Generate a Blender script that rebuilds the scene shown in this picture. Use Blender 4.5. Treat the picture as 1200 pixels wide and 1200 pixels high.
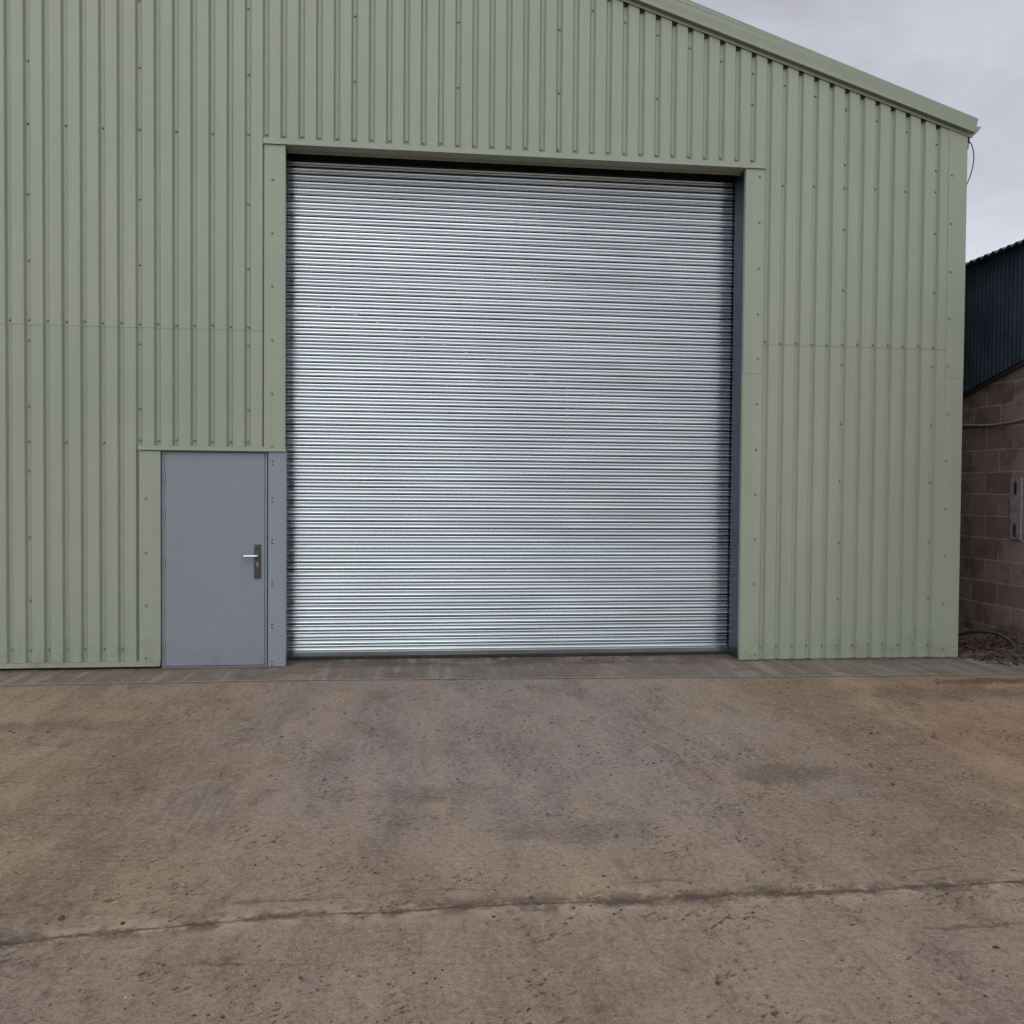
import bpy, bmesh, math, random
from mathutils import Matrix, Vector, noise

# ------------------------------------------------------------------ clear, camera, light
for o in list(bpy.data.objects): bpy.data.objects.remove(o)
scene = bpy.context.scene
col = scene.collection
R = math.radians

CAM = Vector((4.0466, -9.8405, 1.8853))
YAW, PITCH, ROLL, FOC = -0.115847, -0.0226677, 0.00780962, 1063.29 / 1200.0
c, s = math.cos(YAW), math.sin(YAW)
r0 = Vector((c, s, 0)); f0 = Vector((-s, c, 0)); u0 = Vector((0, 0, 1))
fw = f0 * math.cos(PITCH) + u0 * math.sin(PITCH)
up = -f0 * math.sin(PITCH) + u0 * math.cos(PITCH)
r1 = r0 * math.cos(ROLL) + up * math.sin(ROLL)
u1 = -r0 * math.sin(ROLL) + up * math.cos(ROLL)
cd = bpy.data.cameras.new('camera')
cam = bpy.data.objects.new('camera', cd); col.objects.link(cam)
M = Matrix((r1, u1, -fw)).transposed().to_4x4(); M.translation = CAM
cam.matrix_world = M
cd.sensor_width = 36; cd.sensor_fit = 'HORIZONTAL'; cd.lens = 36 * FOC
cd.clip_start = 0.05; cd.clip_end = 3000
scene.camera = cam

SUN_EL, SUN_AZ = 44, 196           # overcast: a wide soft sun behind the camera
world = bpy.data.worlds.new('World'); scene.world = world
world.use_nodes = True
nt = world.node_tree; N = nt.nodes; L = nt.links
bg = N['Background']; bg.inputs['Strength'].default_value = 0.1
sky = N.new('ShaderNodeTexSky'); sky.sky_type = 'NISHITA'; sky.sun_disc = False
sky.sun_elevation = R(SUN_EL); sky.sun_rotation = R(SUN_AZ)
tc = N.new('ShaderNodeTexCoord')
sep = N.new('ShaderNodeSeparateXYZ'); L.new(tc.outputs['Generated'], sep.inputs[0])
# cloud deck brightness by height; dark horizon band added to dim shutter reflections
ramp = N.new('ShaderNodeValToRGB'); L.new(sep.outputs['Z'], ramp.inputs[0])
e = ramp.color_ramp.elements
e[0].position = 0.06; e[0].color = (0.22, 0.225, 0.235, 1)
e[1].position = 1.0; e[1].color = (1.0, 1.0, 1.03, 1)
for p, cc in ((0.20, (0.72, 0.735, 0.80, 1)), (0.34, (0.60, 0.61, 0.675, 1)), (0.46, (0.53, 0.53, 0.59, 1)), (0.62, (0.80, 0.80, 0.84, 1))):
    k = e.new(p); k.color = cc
mp = N.new('ShaderNodeMapping'); mp.inputs['Scale'].default_value = (1, 1, 2.2)
L.new(tc.outputs['Generated'], mp.inputs[0])
nz = N.new('ShaderNodeTexNoise'); nz.inputs['Scale'].default_value = 3.4; nz.inputs['Detail'].default_value = 5
nz.inputs['Roughness'].default_value = 0.5; nz.inputs['Distortion'].default_value = 0.4
L.new(mp.outputs[0], nz.inputs[0])
cl = N.new('ShaderNodeValToRGB'); L.new(nz.outputs[0], cl.inputs[0])
cl.color_ramp.elements[0].position = 0.36; cl.color_ramp.elements[0].color = (0.82, 0.79, 0.81, 1)
cl.color_ramp.elements[1].position = 0.66; cl.color_ramp.elements[1].color = (1.12, 1.15, 1.16, 1)
mul = N.new('ShaderNodeMix'); mul.data_type = 'RGBA'; mul.blend_type = 'MULTIPLY'; mul.inputs[0].default_value = 1
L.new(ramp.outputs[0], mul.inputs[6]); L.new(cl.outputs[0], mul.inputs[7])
sc10 = N.new('ShaderNodeVectorMath'); sc10.operation = 'SCALE'; sc10.inputs['Scale'].default_value = 10.5
# the deck is brightest round the hidden sun, behind the camera
glow = N.new('ShaderNodeMapRange'); glow.interpolation_type = 'SMOOTHSTEP'
dot = N.new('ShaderNodeVectorMath'); dot.operation = 'DOT_PRODUCT'
dot.inputs[1].default_value = (math.sin(R(SUN_AZ)) * math.cos(R(SUN_EL)), math.cos(R(SUN_AZ)) * math.cos(R(SUN_EL)), math.sin(R(SUN_EL)))
L.new(tc.outputs['Generated'], dot.inputs[0]); L.new(dot.outputs['Value'], glow.inputs[0])
for i, v in ((1, 0.35), (2, 1.0), (3, 1.02), (4, 2.35)): glow.inputs[i].default_value = v
gl = N.new('ShaderNodeVectorMath'); gl.operation = 'SCALE'
L.new(mul.outputs[2], gl.inputs[0]); L.new(glow.outputs[0], gl.inputs['Scale'])
L.new(gl.outputs[0], sc10.inputs[0])
mixs = N.new('ShaderNodeMix'); mixs.data_type = 'RGBA'; mixs.inputs[0].default_value = 0.93
L.new(sky.outputs[0], mixs.inputs[6]); L.new(sc10.outputs[0], mixs.inputs[7])
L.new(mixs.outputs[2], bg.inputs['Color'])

sd = bpy.data.lights.new('sun', 'SUN'); sd.energy = 0.55; sd.angle = R(40); sd.color = (1.0, 0.97, 0.93)
so = bpy.data.objects.new('sun', sd); col.objects.link(so)
az = R(SUN_AZ)
dirv = Vector((math.sin(az) * math.cos(R(SUN_EL)), math.cos(az) * math.cos(R(SUN_EL)), math.sin(R(SUN_EL))))
so.rotation_euler = dirv.to_track_quat('Z', 'Y').to_euler(); so.location = (-6, -14, 14)

scene.view_settings.view_transform = 'Standard'; scene.view_settings.look = 'None'
scene.view_settings.exposure = -0.12; scene.view_settings.gamma = 1

# ------------------------------------------------------------------ materials
class NT:
    """small helper for building a material node tree"""
    def __init__(self, name):
        self.m = bpy.data.materials.new(name); self.m.use_nodes = True
        self.t = self.m.node_tree; self.n = self.t.nodes; self.b = self.n['Principled BSDF']
        self.geo = self.n.new('ShaderNodeNewGeometry'); self.pos = self.geo.outputs['Position']
    def link(self, a, b): self.t.links.new(a, b)
    def inp(self, sock, v):
        if hasattr(v, 'is_output') or isinstance(v, bpy.types.NodeSocket): self.link(v, sock)
        else: sock.default_value = v
    def mapping(self, scale=(1, 1, 1), rot=(0, 0, 0), loc=(0, 0, 0), v=None):
        n = self.n.new('ShaderNodeMapping'); n.inputs['Scale'].default_value = scale
        n.inputs['Rotation'].default_value = rot; n.inputs['Location'].default_value = loc
        self.link(v or self.pos, n.inputs[0]); return n.outputs[0]
    def noise(self, scale, detail=4, rough=0.55, v=None, dist=0.0):
        n = self.n.new('ShaderNodeTexNoise'); n.inputs['Scale'].default_value = scale
        n.inputs['Detail'].default_value = detail; n.inputs['Roughness'].default_value = rough
        n.inputs['Distortion'].default_value = dist
        self.link(v or self.pos, n.inputs['Vector']); return n.outputs[0]
    def voro(self, scale, v=None, feat='F1', rnd=1.0):
        n = self.n.new('ShaderNodeTexVoronoi'); n.feature = feat; n.inputs['Scale'].default_value = scale
        n.inputs['Randomness'].default_value = rnd
        self.link(v or self.pos, n.inputs['Vector']); return n
    def rng(self, v, a, b, c=0.0, d=1.0):
        n = self.n.new('ShaderNodeMapRange'); n.interpolation_type = 'SMOOTHSTEP'
        n.inputs[1].default_value = a; n.inputs[2].default_value = b
        n.inputs[3].default_value = c; n.inputs[4].default_value = d
        self.link(v, n.inputs[0]); return n.outputs[0]
    def math(self, op, a, b=0.0, c=0.0):
        n = self.n.new('ShaderNodeMath'); n.operation = op
        self.inp(n.inputs[0], a); self.inp(n.inputs[1], b)
        if op in ('MULTIPLY_ADD', 'WRAP', 'CLAMP', 'COMPARE'): self.inp(n.inputs[2], c)
        return n.outputs[0]
    def mix(self, f, a, b, mode='MIX'):
        n = self.n.new('ShaderNodeMix'); n.data_type = 'RGBA'; n.blend_type = mode
        self.inp(n.inputs[0], f)
        for k, v in ((6, a), (7, b)):
            if isinstance(v, tuple): n.inputs[k].default_value = (*v[:3], 1)
            else: self.inp(n.inputs[k], v)
        return n.outputs[2]
    def xyz(self, v=None):
        n = self.n.new('ShaderNodeSeparateXYZ'); self.link(v or self.pos, n.inputs[0]); return n.outputs
    def comb(self, x, y, z=0.0):
        n = self.n.new('ShaderNodeCombineXYZ')
        self.inp(n.inputs[0], x); self.inp(n.inputs[1], y); self.inp(n.inputs[2], z); return n.outputs[0]
    def bump(self, h, strength, dist, prev=None):
        n = self.n.new('ShaderNodeBump'); n.inputs['Strength'].default_value = strength
        n.inputs['Distance'].default_value = dist; self.link(h, n.inputs['Height'])
        if prev: self.link(prev, n.inputs['Normal'])
        return n.outputs[0]
    def out(self, color, rough=0.6, metal=0.0, normal=None, spec=0.5):
        if isinstance(color, tuple): self.b.inputs['Base Color'].default_value = (*color[:3], 1)
        else: self.link(color, self.b.inputs['Base Color'])
        self.inp(self.b.inputs['Roughness'], rough); self.inp(self.b.inputs['Metallic'], metal)
        self.b.inputs['Specular IOR Level'].default_value = spec
        if normal: self.link(normal, self.b.inputs['Normal'])
        return self.m

def painted(name, colr, rough=0.42, var=0.10, streak=0.5):
    t = NT(name)
    big = t.noise(0.7, 4)
    st = t.noise(1.0, 4, 0.6, t.mapping((9, 9, 0.35)))
    fine = t.noise(14, 5, 0.6)
    f = t.math('ADD', t.math('MULTIPLY', t.rng(big, .3, .7), 0.5), t.math('MULTIPLY', t.rng(st, .3, .7), 0.5))
    lo = tuple(v * (1 - var) for v in colr); hi = tuple(v * (1 + var) for v in colr)
    cc = t.mix(f, lo, hi)
    cc = t.mix(t.math('MULTIPLY', t.rng(fine, .55, .8), 0.15), cc, tuple(v * .8 for v in colr))
    nb = t.bump(t.noise(2.2, 3, 0.5, t.mapping((3, 3, 0.6))), 0.12, 0.02)
    nb = t.bump(t.noise(160, 2), 0.03, 0.002, nb)
    return t.out(cc, t.rng(fine, .2, .8, rough - .06, rough + .10), 0, nb, 0.4)

def door_mat():
    t = NT('grey_door_paint'); g = (0.212, 0.234, 0.264)
    x, y, z = t.xyz()
    big = t.noise(1.6, 5, .6); st = t.noise(1.0, 5, .65, t.mapping((14, 14, .5)))
    cc = t.mix(t.rng(big, .35, .65), tuple(v * .98 for v in g), tuple(v * 1.02 for v in g))
    cc = t.mix(t.math('MULTIPLY', t.rng(st, .54, .68), .12), cc, (0.15, 0.16, 0.175))
    splash = t.math('MULTIPLY', t.rng(z, .42, .02), t.rng(t.noise(9, 7, .75), .46, .60))
    cc = t.mix(t.math('MULTIPLY', splash, .18), cc, (0.17, 0.14, 0.11))
    scuff = t.noise(1.0, 6, .7, t.mapping((6, 6, 55)))
    cc = t.mix(t.math('MULTIPLY', t.math('MULTIPLY', t.rng(scuff, .58, .66), t.rng(t.noise(2.4, 3), .5, .6)), .25), cc, (0.30, 0.31, 0.33))
    nb = t.bump(t.noise(2.2, 3, 0.5, t.mapping((3, 3, 1.2))), 0.10, 0.02)
    return t.out(cc, t.rng(t.noise(7, 5, .65), .35, .65, .36, .52), 0, nb, .4)

def cladding_mat():
    t = NT('green_coated_steel')
    g = (0.290, 0.325, 0.246)
    big = t.noise(0.55, 4); st = t.noise(1.0, 4, 0.6, t.mapping((11, 11, 0.3)))
    fine = t.noise(20, 5, 0.65)
    f = t.math('ADD', t.math('MULTIPLY', t.rng(big, .3, .7), 0.5), t.math('MULTIPLY', t.rng(st, .3, .7), 0.5))
    cc = t.mix(f, tuple(v * .93 for v in g), tuple(v * 1.07 for v in g))
    px, py, z = t.xyz()
    # every sheet (six ribs wide, two courses high) has a slightly different batch tone
    wn = t.n.new('ShaderNodeTexWhiteNoise'); wn.noise_dimensions = '2D'
    t.link(t.comb(t.math('FLOOR', t.math('DIVIDE', t.math('SUBTRACT', px, .183), 1.098)), t.math('GREATER_THAN', z, 3.557)), wn.inputs['Vector'])
    cc = t.mix(t.math('MULTIPLY', wn.outputs[0], .26), cc, (0.235, 0.265, 0.205))
    run = t.math('MULTIPLY', t.rng(t.noise(1.0, 5, .7, t.mapping((16, 16, .22))), .56, .70), t.rng(t.noise(.8, 3), .42, .62))
    cc = t.mix(t.math('MULTIPLY', run, .16), cc, (0.16, 0.165, 0.125))
    # rain-splash dirt just above the yard
    splash = t.math('MULTIPLY', t.rng(z, 0.55, 0.0), t.rng(t.noise(6, 6, .7), .4, .75))
    cc = t.mix(t.math('MULTIPLY', splash, 0.45), cc, (0.15, 0.125, 0.095))
    cc = t.mix(t.math('MULTIPLY', t.rng(fine, .6, .85), 0.2), cc, (0.2, 0.21, 0.16))
    nb = t.bump(t.noise(1.6, 3, 0.5, t.mapping((2.5, 2.5, 0.7))), 0.15, 0.02)
    nb = t.bump(t.noise(180, 2), 0.03, 0.002, nb)
    return t.out(cc, t.rng(fine, .2, .8, .38, .5), 0, nb, 0.45)

def galv_mat(name='galvanised_steel', base=(0.555, 0.610, 0.630), rough=0.165):
    t = NT(name)
    sp = t.voro(55, t.mapping((1, 1, 1)))
    st = t.noise(1.0, 5, 0.6, t.mapping((0.8, 4, 18)))
    big = t.noise(0.9, 4)
    cc = t.mix(t.rng(st, .3, .7), tuple(v * .86 for v in base), tuple(v * 1.08 for v in base))
    cc = t.mix(t.math('MULTIPLY', t.rng(big, .45, .7), .35), cc, tuple(v * f for v, f in zip(base, (.86, .84, .88))))
    r = t.math('ADD', t.rng(st, .25, .75, rough - .06, rough + .08), t.math('MULTIPLY', sp.outputs['Distance'], 0.05))
    nb = t.bump(t.noise(1.0, 2, 0.5, t.mapping((1.2, 3, 5))), 0.08, 0.006)
    return t.out(cc, r, 1.0, nb)

def yard_mat():
    t = NT('dirty_concrete')
    x, y, z = t.xyz()
    warp = t.noise(0.9, 4, 0.6)
    drawn = t.mapping((1, .42, 1), (0, 0, R(-6)))          # dirt is dragged in and out of the big door
    big = t.noise(0.5, 5, 0.6, drawn, 0.6)
    mid = t.noise(2.0, 8, 0.70, drawn, 0.5)
    tracks = t.noise(1.0, 7, 0.66, t.mapping((2.6, 0.55, 1), (0, 0, R(-12))))
    sweep = t.noise(1.0, 6, 0.68, t.mapping((24, 3.2, 1), (0, 0, R(38))))
    sweep2 = t.noise(1.0, 6, 0.68, t.mapping((4.2, 34, 1), (0, 0, R(-16))))
    clot = t.noise(8, 7, 0.75, t.mapping((1, .6, 1)), 0.3)
    fine = t.noise(30, 7, 0.78); grain = t.noise(110, 4, 0.75)
    brown = (0.1860, 0.1278, 0.0799); tan = (0.2651, 0.1916, 0.1255); mauve = (0.2130, 0.1810, 0.1680); dark = (0.0818, 0.0569, 0.0391)
    M_ = lambda a, b: t.math('MULTIPLY', a, b)
    cc = t.mix(t.rng(big, .40, .58), brown, tan)
    # swept, cleaner and damper lane in front of the big door
    lane = M_(t.rng(t.math('ABSOLUTE', t.math('ADD', t.math('SUBTRACT', x, 4.9), M_(t.math('SUBTRACT', warp, .5), 4.0))), 2.9, 0.7),
              t.rng(t.math('ADD', y, M_(mid, 1.6)), -5.4, -3.2))
    cc = t.mix(M_(lane, t.rng(tracks, .32, .54, .25, 1.0)), cc, mauve)
    cc = t.mix(M_(t.rng(y, -5.4, -6.4), t.rng(big, .60, .42, .3, .8)), cc, (0.222, 0.168, 0.136))
    cc = t.mix(M_(t.rng(tracks, .50, .62), 0.34), cc, dark)
    cc = t.mix(M_(t.rng(tracks, .46, .36), 0.20), cc, (0.3162, 0.2450, 0.1793))
    cc = t.mix(M_(t.rng(mid, .51, .64), 0.42), cc, (0.1163, 0.0823, 0.0579))
    cc = t.mix(M_(t.rng(mid, .48, .36), 0.30), cc, (0.3069, 0.2345, 0.1695))
    cc = t.mix(M_(t.rng(sweep, .52, .64), t.rng(warp, .42, .58, .05, .36)), cc, dark)
    cc = t.mix(M_(t.rng(sweep, .47, .38), t.rng(warp, .42, .58, .0, .22)), cc, (0.3255, 0.2537, 0.1875))
    cc = t.mix(M_(t.rng(sweep2, .53, .64), t.rng(big, .42, .58, .32, .05)), cc, (0.3069, 0.2363, 0.1711))
    cc = t.mix(M_(t.rng(sweep2, .46, .37), t.rng(big, .42, .58, .34, .06)), cc, dark)
    def spot(px, py, sx, sy, a):
        dx = t.math('DIVIDE', t.math('SUBTRACT', x, px), sx); dy = t.math('DIVIDE', t.math('SUBTRACT', y, py), sy)
        d = t.math('SQRT', t.math('ADD', M_(dx, dx), M_(dy, dy)))
        d = t.math('ADD', d, M_(t.math('SUBTRACT', t.noise(3.2, 6, .7), .5), 2.4))
        return M_(t.rng(d, 1.0, 0.3), a)
    cc = t.mix(spot(8.75, -3.4, 0.9, 1.1, .60), cc, (0.2185, 0.1006, 0.0652))
    cc = t.mix(spot(6.6, -4.0, 0.6, 0.28, .7), cc, (0.0977, 0.0770, 0.0652))
    cc = t.mix(spot(5.0, -4.9, 0.5, 0.25, .6), cc, (0.1023, 0.0858, 0.0766))
    cc = t.mix(spot(4.2, -4.2, 0.7, 0.25, .5), cc, (0.1116, 0.0875, 0.0733))
    cc = t.mix(spot(1.3, -2.3, 0.9, 0.25, .6), cc, (0.1023, 0.0718, 0.0489))
    cc = t.mix(spot(9.95, -1.27, 0.85, 0.20, .9), cc, (0.0884, 0.0438, 0.0253))
    cc = t.mix(spot(9.2, -1.75, 1.6, 0.4, .6), cc, (0.1023, 0.0665, 0.0432))
    # clotted dirt, fine grain and pits
    cc = t.mix(M_(t.rng(clot, .53, .64), M_(t.rng(mid, .42, .56), .65)), cc, (0.0791, 0.0551, 0.0391))
    cc = t.mix(M_(t.rng(clot, .46, .36), .35), cc, (0.3162, 0.2450, 0.1793))
    cc = t.mix(M_(t.rng(fine, .52, .63), 0.50), cc, dark)
    cc = t.mix(M_(t.rng(fine, .48, .38), 0.34), cc, (0.3627, 0.2844, 0.2135))
    cc = t.mix(M_(t.rng(grain, .52, .64), 0.50), cc, dark)
    cc = t.mix(M_(t.rng(grain, .47, .36), 0.30), cc, (0.4092, 0.3281, 0.2526))
    patch = t.rng(t.noise(1.1, 5, .65), .44, .60)
    warpv = t.comb(t.math('ADD', x, M_(fine, .16)), t.math('ADD', M_(y, 1.1), M_(fine, .16)))
    v1 = t.voro(13, warpv)
    speck = M_(t.rng(v1.outputs['Distance'], .19, .08), M_(patch, t.rng(mid, .46, .58)))
    cc = t.mix(M_(speck, .60), cc, (0.0484, 0.0333, 0.0236))
    v2 = t.voro(26, warpv)
    speck2 = M_(t.rng(v2.outputs['Distance'], .27, .12), t.rng(t.noise(2.3, 5, .65), .50, .62))
    cc = t.mix(M_(speck2, .85), cc, (0.0577, 0.0394, 0.0285))
    # joint between two bays of concrete, packed with soil
    jl = t.math('ADD', t.math('ADD', y, 5.765), M_(t.math('MAXIMUM', t.math('SUBTRACT', 3.6, x), 0), .1))
    jl = t.math('ADD', jl, M_(t.math('SUBTRACT', t.noise(1.8, 8, .75), .5), .13))
    ja = t.math('ABSOLUTE', jl)
    jw = t.rng(t.noise(1.6, 6, .7), .44, .62, .010, .070)
    jm = t.rng(t.math('DIVIDE', ja, jw), 1.25, .15)
    cc = t.mix(M_(t.rng(ja, .17, .03), M_(t.rng(t.noise(5, 7, .72), .44, .56), .75)), cc, (0.3441, 0.2712, 0.2037))
    soil = M_(t.rng(ja, .14, .0), t.rng(t.noise(3.4, 7, .75), .46, .57))
    cc = t.mix(M_(soil, .85), cc, (0.0744, 0.0508, 0.0367))
    cc = t.mix(M_(jm, t.rng(t.noise(9, 7, .75), .40, .54, .40, .88)), cc, (0.070, 0.044, 0.031))
    # fainter drag lines
    l2 = t.math('ABSOLUTE', t.math('ADD', t.math('ADD', y, 6.17), M_(t.math('SUBTRACT', t.noise(1.3, 6, .65), .5), .40)))
    cc = t.mix(M_(t.rng(l2, .022, .004), t.rng(t.noise(1.9, 4), .48, .58, 0, .7)), cc, dark)
    l3 = t.math('ABSOLUTE', t.math('ADD', t.math('ADD', y, 5.60), M_(t.math('SUBTRACT', t.noise(1.1, 6, .65), .5), .30)))
    cc = t.mix(M_(t.rng(l3, .02, .003), t.rng(t.noise(1.6, 4), .47, .57, 0, .6)), cc, dark)
    grit = t.voro(70, t.mapping((1, 1.25, 1)))
    gm_ = t.rng(t.noise(3.1, 5, .65), .44, .58)
    cc = t.mix(M_(M_(t.rng(grit.outputs['Distance'], .30, .18), gm_), .55), cc, (0.065, 0.046, 0.034))
    gr2 = t.voro(43, t.mapping((1, 1.2, 1), loc=(3, 7, 0)))
    cc = t.mix(M_(M_(t.rng(gr2.outputs['Distance'], .22, .12), t.rng(t.noise(2.7, 5, .65), .48, .60)), .6), cc, (0.42, 0.36, 0.295))
    h = t.math('ADD', M_(fine, .6), M_(grain, .3))
    h = t.math('ADD', h, M_(t.math('ADD', speck, speck2), .3))
    h = t.math('SUBTRACT', h, M_(jm, .5))
    nb = t.bump(h, 1.0, 0.016)
    nb = t.bump(clot, 0.35, 0.03, nb)
    rough = t.math('SUBTRACT', t.rng(fine, .35, .65, .58, .86), M_(lane, .14))
    return t.out(cc, rough, 0, nb, 0.4)

def apron_mat():
    t = NT('tamped_concrete')
    x, y, z = t.xyz()
    ridge = t.noise(1.0, 4, 0.6, t.mapping((7.0, 0.5, 1)))
    ridge2 = t.noise(1.0, 4, 0.6, t.mapping((32, 1.2, 1)))
    mid = t.noise(2.2, 6, 0.65); fine = t.noise(40, 5, 0.7)
    grey = (0.138, 0.118, 0.094); brown = (0.138, 0.104, 0.076)
    cc = t.mix(t.rng(x, 1.0, 4.5), brown, grey)
    cc = t.mix(t.math('MULTIPLY', t.rng(x, 6.2, 5.0), t.math('MULTIPLY', t.rng(x, 2.6, 3.6), .4)), cc, (0.118, 0.115, 0.086))
    cc = t.mix(t.math('MULTIPLY', t.rng(x, 8.2, 9.6), .5), cc, (0.150, 0.137, 0.122))
    cc = t.mix(t.math('MULTIPLY', t.rng(ridge, .52, .59), .6), cc, (0.215, 0.195, 0.165))
    cc = t.mix(t.math('MULTIPLY', t.rng(ridge, .47, .38), .6), cc, (0.10, 0.09, 0.076))
    cc = t.mix(t.math('MULTIPLY', t.rng(ridge2, .54, .64), .35), cc, (0.22, 0.195, 0.165))
    cc = t.mix(t.math('MULTIPLY', t.rng(mid, .50, .62), .55), cc, (0.10, 0.076, 0.056))
    cc = t.mix(t.math('MULTIPLY', t.rng(fine, .54, .74), .4), cc, (0.08, 0.066, 0.054))
    # soil swept against the foot of the wall
    cc = t.mix(t.math('MULTIPLY', t.rng(y, -.20, -.01), t.math('MULTIPLY', t.rng(mid, .40, .54), .9)), cc, (0.085, 0.06, 0.045))
    nb = t.bump(t.math('ADD', t.math('MULTIPLY', ridge2, .5), t.math('MULTIPLY', fine, .4)), .5, .01)
    return t.out(cc, .78, 0, nb, .35)

def block_mat():
    t = NT('concrete_block')
    x, y, z = t.xyz()
    wob = t.math('MULTIPLY', t.math('SUBTRACT', t.noise(1.3, 3), .5), .035)
    v = t.comb(y, t.math('ADD', t.math('ADD', z, wob), .06))
    b = t.n.new('ShaderNodeTexBrick'); t.link(v, b.inputs['Vector'])
    b.inputs['Scale'].default_value = 1; b.inputs['Brick Width'].default_value = .53; b.inputs['Row Height'].default_value = .28
    b.inputs['Mortar Size'].default_value = .009; b.inputs['Mortar Smooth'].default_value = .25; b.inputs['Bias'].default_value = 0
    b.inputs['Color1'].default_value = (0.290, 0.212, 0.184, 1); b.inputs['Color2'].default_value = (0.170, 0.122, 0.108, 1)
    b.inputs['Mortar'].default_value = (0.42, 0.355, 0.325, 1)
    mid = t.noise(3, 6, .65); fine = t.noise(60, 4, .7)
    cc = t.mix(t.math('MULTIPLY', t.rng(mid, .48, .62), .6), b.outputs[0], (0.085, 0.064, 0.058))
    cc = t.mix(t.math('MULTIPLY', t.rng(mid, .45, .3), .3), cc, (0.34, 0.28, 0.26))
    cc = t.mix(t.math('MULTIPLY', t.rng(fine, .50, .62), .55), cc, (0.08, 0.061, 0.055))
    cc = t.mix(t.math('MULTIPLY', t.rng(z, .35, .1), t.math('MULTIPLY', t.rng(mid, .3, .6), .6)), cc, (0.07, 0.054, 0.043))
    h = t.math('SUBTRACT', t.math('MULTIPLY', fine, .5), b.outputs['Fac'])
    return t.out(cc, .9, 0, t.bump(h, 1.0, .02), .25)

def simple(name, c1, c2, scale=8, rough=.7, metal=0, bump=.3, bd=.01, spec=.4):
    t = NT(name); n = t.noise(scale, 6, .65)
    return t.out(t.mix(t.rng(n, .35, .65), c1, c2), t.rng(n, .2, .8, max(.05, rough - .08), min(1, rough + .08)), metal, t.bump(t.noise(scale * 4, 4, .6), bump, bd), spec)

MAT = {
    'clad': cladding_mat(),
    'galv': galv_mat(),
    'guide': galv_mat('galvanised_guide', (0.105, 0.125, 0.165), .45),
    'grey_paint': door_mat(),
    'post_paint_and_lit_guide': painted('grey_post_paint_and_lit_guide', (0.225, 0.256, 0.294), .42, .05),
    'yard': yard_mat(), 'apron': apron_mat(), 'block': block_mat(),
    'rim': simple('pale_concrete_rim', (0.15, 0.122, 0.096), (0.225, 0.188, 0.152), 14, .85, 0, .5),
    'rubber_and_shadow': simple('black_rubber_and_shadow', (0.012, 0.012, 0.014), (0.03, 0.028, 0.028), 20, .6),
    'black_plastic': simple('black_plastic', (0.012, 0.012, 0.013), (0.028, 0.026, 0.025), 20, .45),
    'void': simple('dark_steel_and_backing', (0.02, 0.02, 0.022), (0.035, 0.035, 0.037), 6, .8),
    'handle': simple('satin_dark_steel', (0.10, 0.10, 0.105), (0.14, 0.14, 0.145), 30, .34, 1.0, .05, .002),
    'lever': simple('polished_steel', (0.62, 0.62, 0.63), (0.70, 0.70, 0.71), 30, .22, 1.0, .03, .002),
    'gutter': simple('grey_gutter_steel', (0.29, 0.295, 0.325), (0.34, 0.345, 0.375), 6, .5, 0, .1),
    'navy': simple('weathered_navy_sheet', (0.014, 0.022, 0.038), (0.028, 0.041, 0.064), 3, .55, 0, .15),
    'fibre': simple('fibre_cement', (0.04, 0.042, 0.045), (0.075, 0.077, 0.08), 7, .9, 0, .5),
    'timber': simple('dark_timber', (0.022, 0.018, 0.016), (0.045, 0.036, 0.03), 5, .85, 0, .5),
    'plate': simple('rusty_grey_steel', (0.22, 0.20, 0.205), (0.34, 0.31, 0.315), 12, .65, .3, .3),
    'soil': simple('brown_soil', (0.036, 0.026, 0.019), (0.115, 0.079, 0.049), 9, .95, 0, .9, .03),
    'clod': simple('dried_mud', (0.034, 0.025, 0.019), (0.085, 0.062, 0.047), 25, .95, 0, .8, .01),
    'crumb': simple('mud_crumb', (0.045, 0.032, 0.025), (0.10, 0.073, 0.055), 25, .95, 0, .8, .01),
    'leaf': simple('dead_leaf', (0.014, 0.011, 0.009), (0.052, 0.034, 0.02), 12, .85),
    'straw': simple('pale_straw', (0.36, 0.30, 0.19), (0.50, 0.44, 0.31), 30, .8),
    'pebble': simple('pale_stone', (0.34, 0.31, 0.28), (0.48, 0.45, 0.41), 30, .8),
}

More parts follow.
